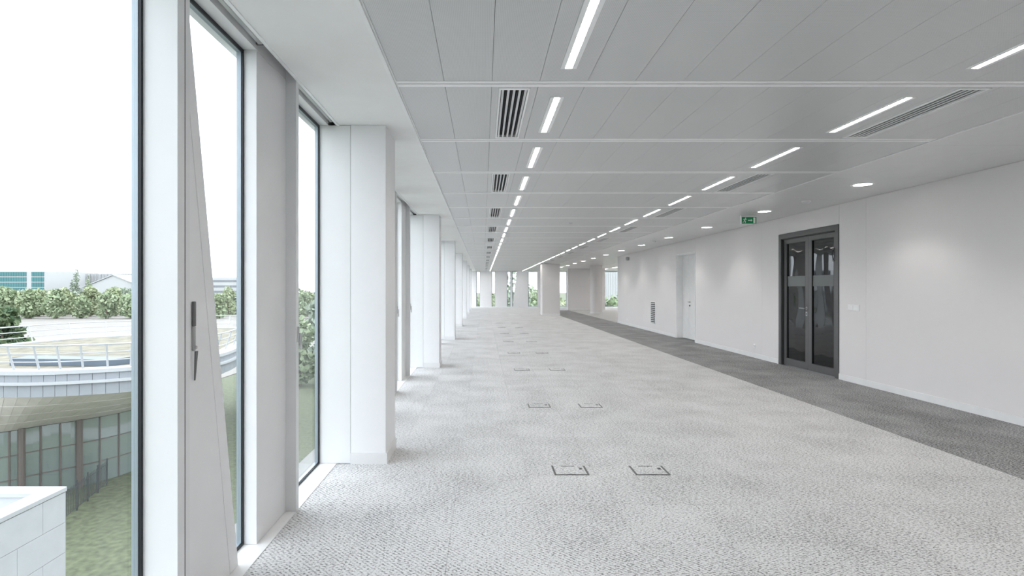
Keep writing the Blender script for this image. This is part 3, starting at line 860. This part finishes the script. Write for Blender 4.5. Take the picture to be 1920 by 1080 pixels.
def tree(x, y, h, wdt, m, lab, form='round', n=1400, group=None, z=ZG):
    tcount[0] += 1; rs = random.Random(tcount[0])
    t = tag(empty('tree', (x, y, z)), lab, 'tree', group)
    MB().lathe([(wdt*.06+.08, 0), (wdt*.045+.06, h*.3), (.05, h*.75)], 8).build('trunk', 'tree_trunk', t)
    bl = []
    if form == 'round':
        for i in range(9):
            a = rs.uniform(0, 6.28); r_ = rs.uniform(.1, .55)*wdt/2; zz = h*rs.uniform(.35, .82); q = wdt*rs.uniform(.2, .32)
            bl.append((r_*math.cos(a), r_*math.sin(a), zz, q, q, q*.85))
        bl.append((0, 0, h*.82, wdt*.25, wdt*.25, h*.18)); bl.append((0, 0, h*.25, wdt*.4, wdt*.4, h*.22))
    elif form == 'tall':
        for i in range(8):
            f_ = i/7; q = wdt*.5*(1-.65*f_)
            bl.append((rs.uniform(-.1, .1)*wdt, rs.uniform(-.1, .1)*wdt, h*(.18+.75*f_), q, q, h*.11))
    else:
        for i in range(9):
            f_ = i/8
            for s_ in range(4):
                a = rs.uniform(0, 6.28); q = wdt*.26*(1-.75*f_)
                bl.append((math.cos(a)*q*1.1, math.sin(a)*q*1.1, h*(.12+.82*f_), q, q, h*.045))
    o = foliage(bl, n, wdt*.055 if n < 2500 else wdt*.032, tcount[0]*13).build('foliage', m, t)
    o['kind'] = 'stuff'
    return t
rs = random.Random(3)
# belt of trees past the pale field (seen through the left windows)
us = list(range(-40, 262, 16)) + [372, 392, 410, 428, 444, 560, 575, 590, 605]
for i, u in enumerate(us):
    y = (219, 238, 257)[i % 3] + rs.uniform(-2.5, 2.5); x = (u-906)/1000*y
    nm = ['rounded green tree', 'pale green bushy tree', 'blue-green leafy tree'][i % 3]
    h = rs.uniform(9.0, 13.5)
    tree(x, y, h, rs.uniform(8, 10.5), ['leaf_mid', 'leaf_light', 'leaf_blue'][i % 3], '%s in the distant belt, %s from its left end' % (nm, ORD[i]), n=1300, group='tree belt past the pale field')
tree((142-906)*.272, 272, 21.5, 6.5, 'leaf_blue', 'tall slender poplar rising from the tree belt, left of two', 'tall')
tree((166-906)*.270, 270, 18.5, 4.5, 'leaf_mid', 'tall slender poplar rising from the tree belt, right of two', 'tall')
tree(-50.5, 56, 10.6, 9.0, 'leaf_dark', 'dark conifer behind the pavilion at the left picture edge', 'conifer', n=7000)
# nearer trees along the facade
for i, (x, y, h, wd_) in enumerate([(-17, 66, 10.5, 6), (-22, 78, 12, 8), (-14, 84, 12.5, 7), (-23.5, 68, 9, 5), (-11.5, 50, 9, 5), (-19, 110, 13, 9), (-9, 74, 11, 6)]):
    tree(x, y, h, wd_, ['leaf_mid', 'leaf_blue', 'leaf_light'][i % 3], 'leafy tree by the path outside the window side, %s nearest' % ORD[i], n=2200, group='trees by the path')
# trees beyond the far end
for i, (x, y, h, wd_) in enumerate([(-1.2, 66, 11.5, 6), (1.3, 72, 12, 6), (3.6, 64, 14.5, 7), (6.5, 78, 13, 7), (9.6, 68, 11.5, 6), (13.5, 72, 12.5, 7), (17.5, 66, 12.5, 6), (6.9, 57, 9.5, 5.5), (11.0, 62, 9, 5), (15, 58, 9.5, 6), (-3.5, 60, 10, 5), (1.8, 58, 9, 5), (20, 74, 12, 7)]):
    tree(x, y, h, wd_, ['leaf_mid', 'leaf_light', 'leaf_blue'][i % 3], 'leafy tree outside the far windows, %s of the group' % ORD[i], n=2600, group='trees beyond the far windows')

# distant buildings
def block(name, u0, u1, y, ztop, lab, m):
    x0, x1 = (u0-906)/1000*y, (u1-906)/1000*y
    t = tag(empty(name, ((x0+x1)/2, y, ZG)), lab, 'building')
    MB().box(-(x1-x0)/2, (x1-x0)/2, 0, 30, 0, ztop-ZG).build('body', m, t)
    return t, (x1-x0)/2, ztop-ZG
t, hw, hh = block('office_building', -60, 85, 300, 10.9, 'distant teal glass office block with white stair strip', 'distant_white')
for f_ in range(6):
    z0 = hh-2.6-f_*3.0
    n_ = 30
    for i in range(n_):
        xa = -hw+.6+(2*hw-1.2)*i/n_; xb = -hw+.6+(2*hw-1.2)*(i+1)/n_-.12
        um = 906+1000*((xa+xb)/2+t.location.x)/300
        if 49 < um < 58: continue
        MB().box(xa, xb, -.25, -.001, z0, z0+2.5).build('window_pane', 'teal_glass', t)
for i in range(22):
    pass
t, hw, hh = block('fin_building', 128, 262, 335, 10.6, 'distant white office building with vertical fins behind the poplars', 'distant_grey')
for i in range(52):
    x = -hw+2*hw*i/51
    MB().box(x-.32, x+.12, -.7, -.001, 2, hh+.2).build('fin', 'distant_white', t)
tt, hw, hh = block('white_tower', 97, 122, 345, 12.4, 'distant plain white building between the teal block and poplars', 'distant_white')
for f_ in range(5):
    MB().box(-hw+.5, hw*.1, -.15, -.001, hh-3-f_*3.2, hh-1.6-f_*3.2).build('window_band', 'distant_grey', tt)
hall = tag(empty('white_hall', ((212-906)*.29, 290, ZG)), 'distant white hall with a low peaked roof behind the tree belt', 'building')
MB().prism([(-16, 0), (16, 0), (16, 13), (0, 19.5), (-16, 13)], 'y', 0, 24).build('body', 'distant_white', hall)
MB().prism([(-16.6, 12.9), (0, 19.6), (16.6, 12.9), (16.6, 13.3), (0, 20.1), (-16.6, 13.3)], 'y', -.6, 24.5).build('roof', 'render_white', hall)
t, hw, hh = block('apartment_block', 372, 470, 340, 8.5, 'distant pale flat-roofed block seen past the slanted panel', 'distant_white')
for f_ in range(4): MB().box(-hw+1, hw-1, -.15, -.001, hh-3-f_*3.4, hh-1.7-f_*3.4).build('window_band', 'distant_grey', t)
t, hw, hh = block('glass_tower', 1118, 1170, 190, 24, 'distant pale tower with vertical strips outside the far right window', 'distant_white')
for i in range(12): MB().box(-hw+.3+i*2*hw/12, -hw+.3+i*2*hw/12+.35, -.2, -.001, 2, hh-1).build('vertical_strip', 'stone_pale', t)
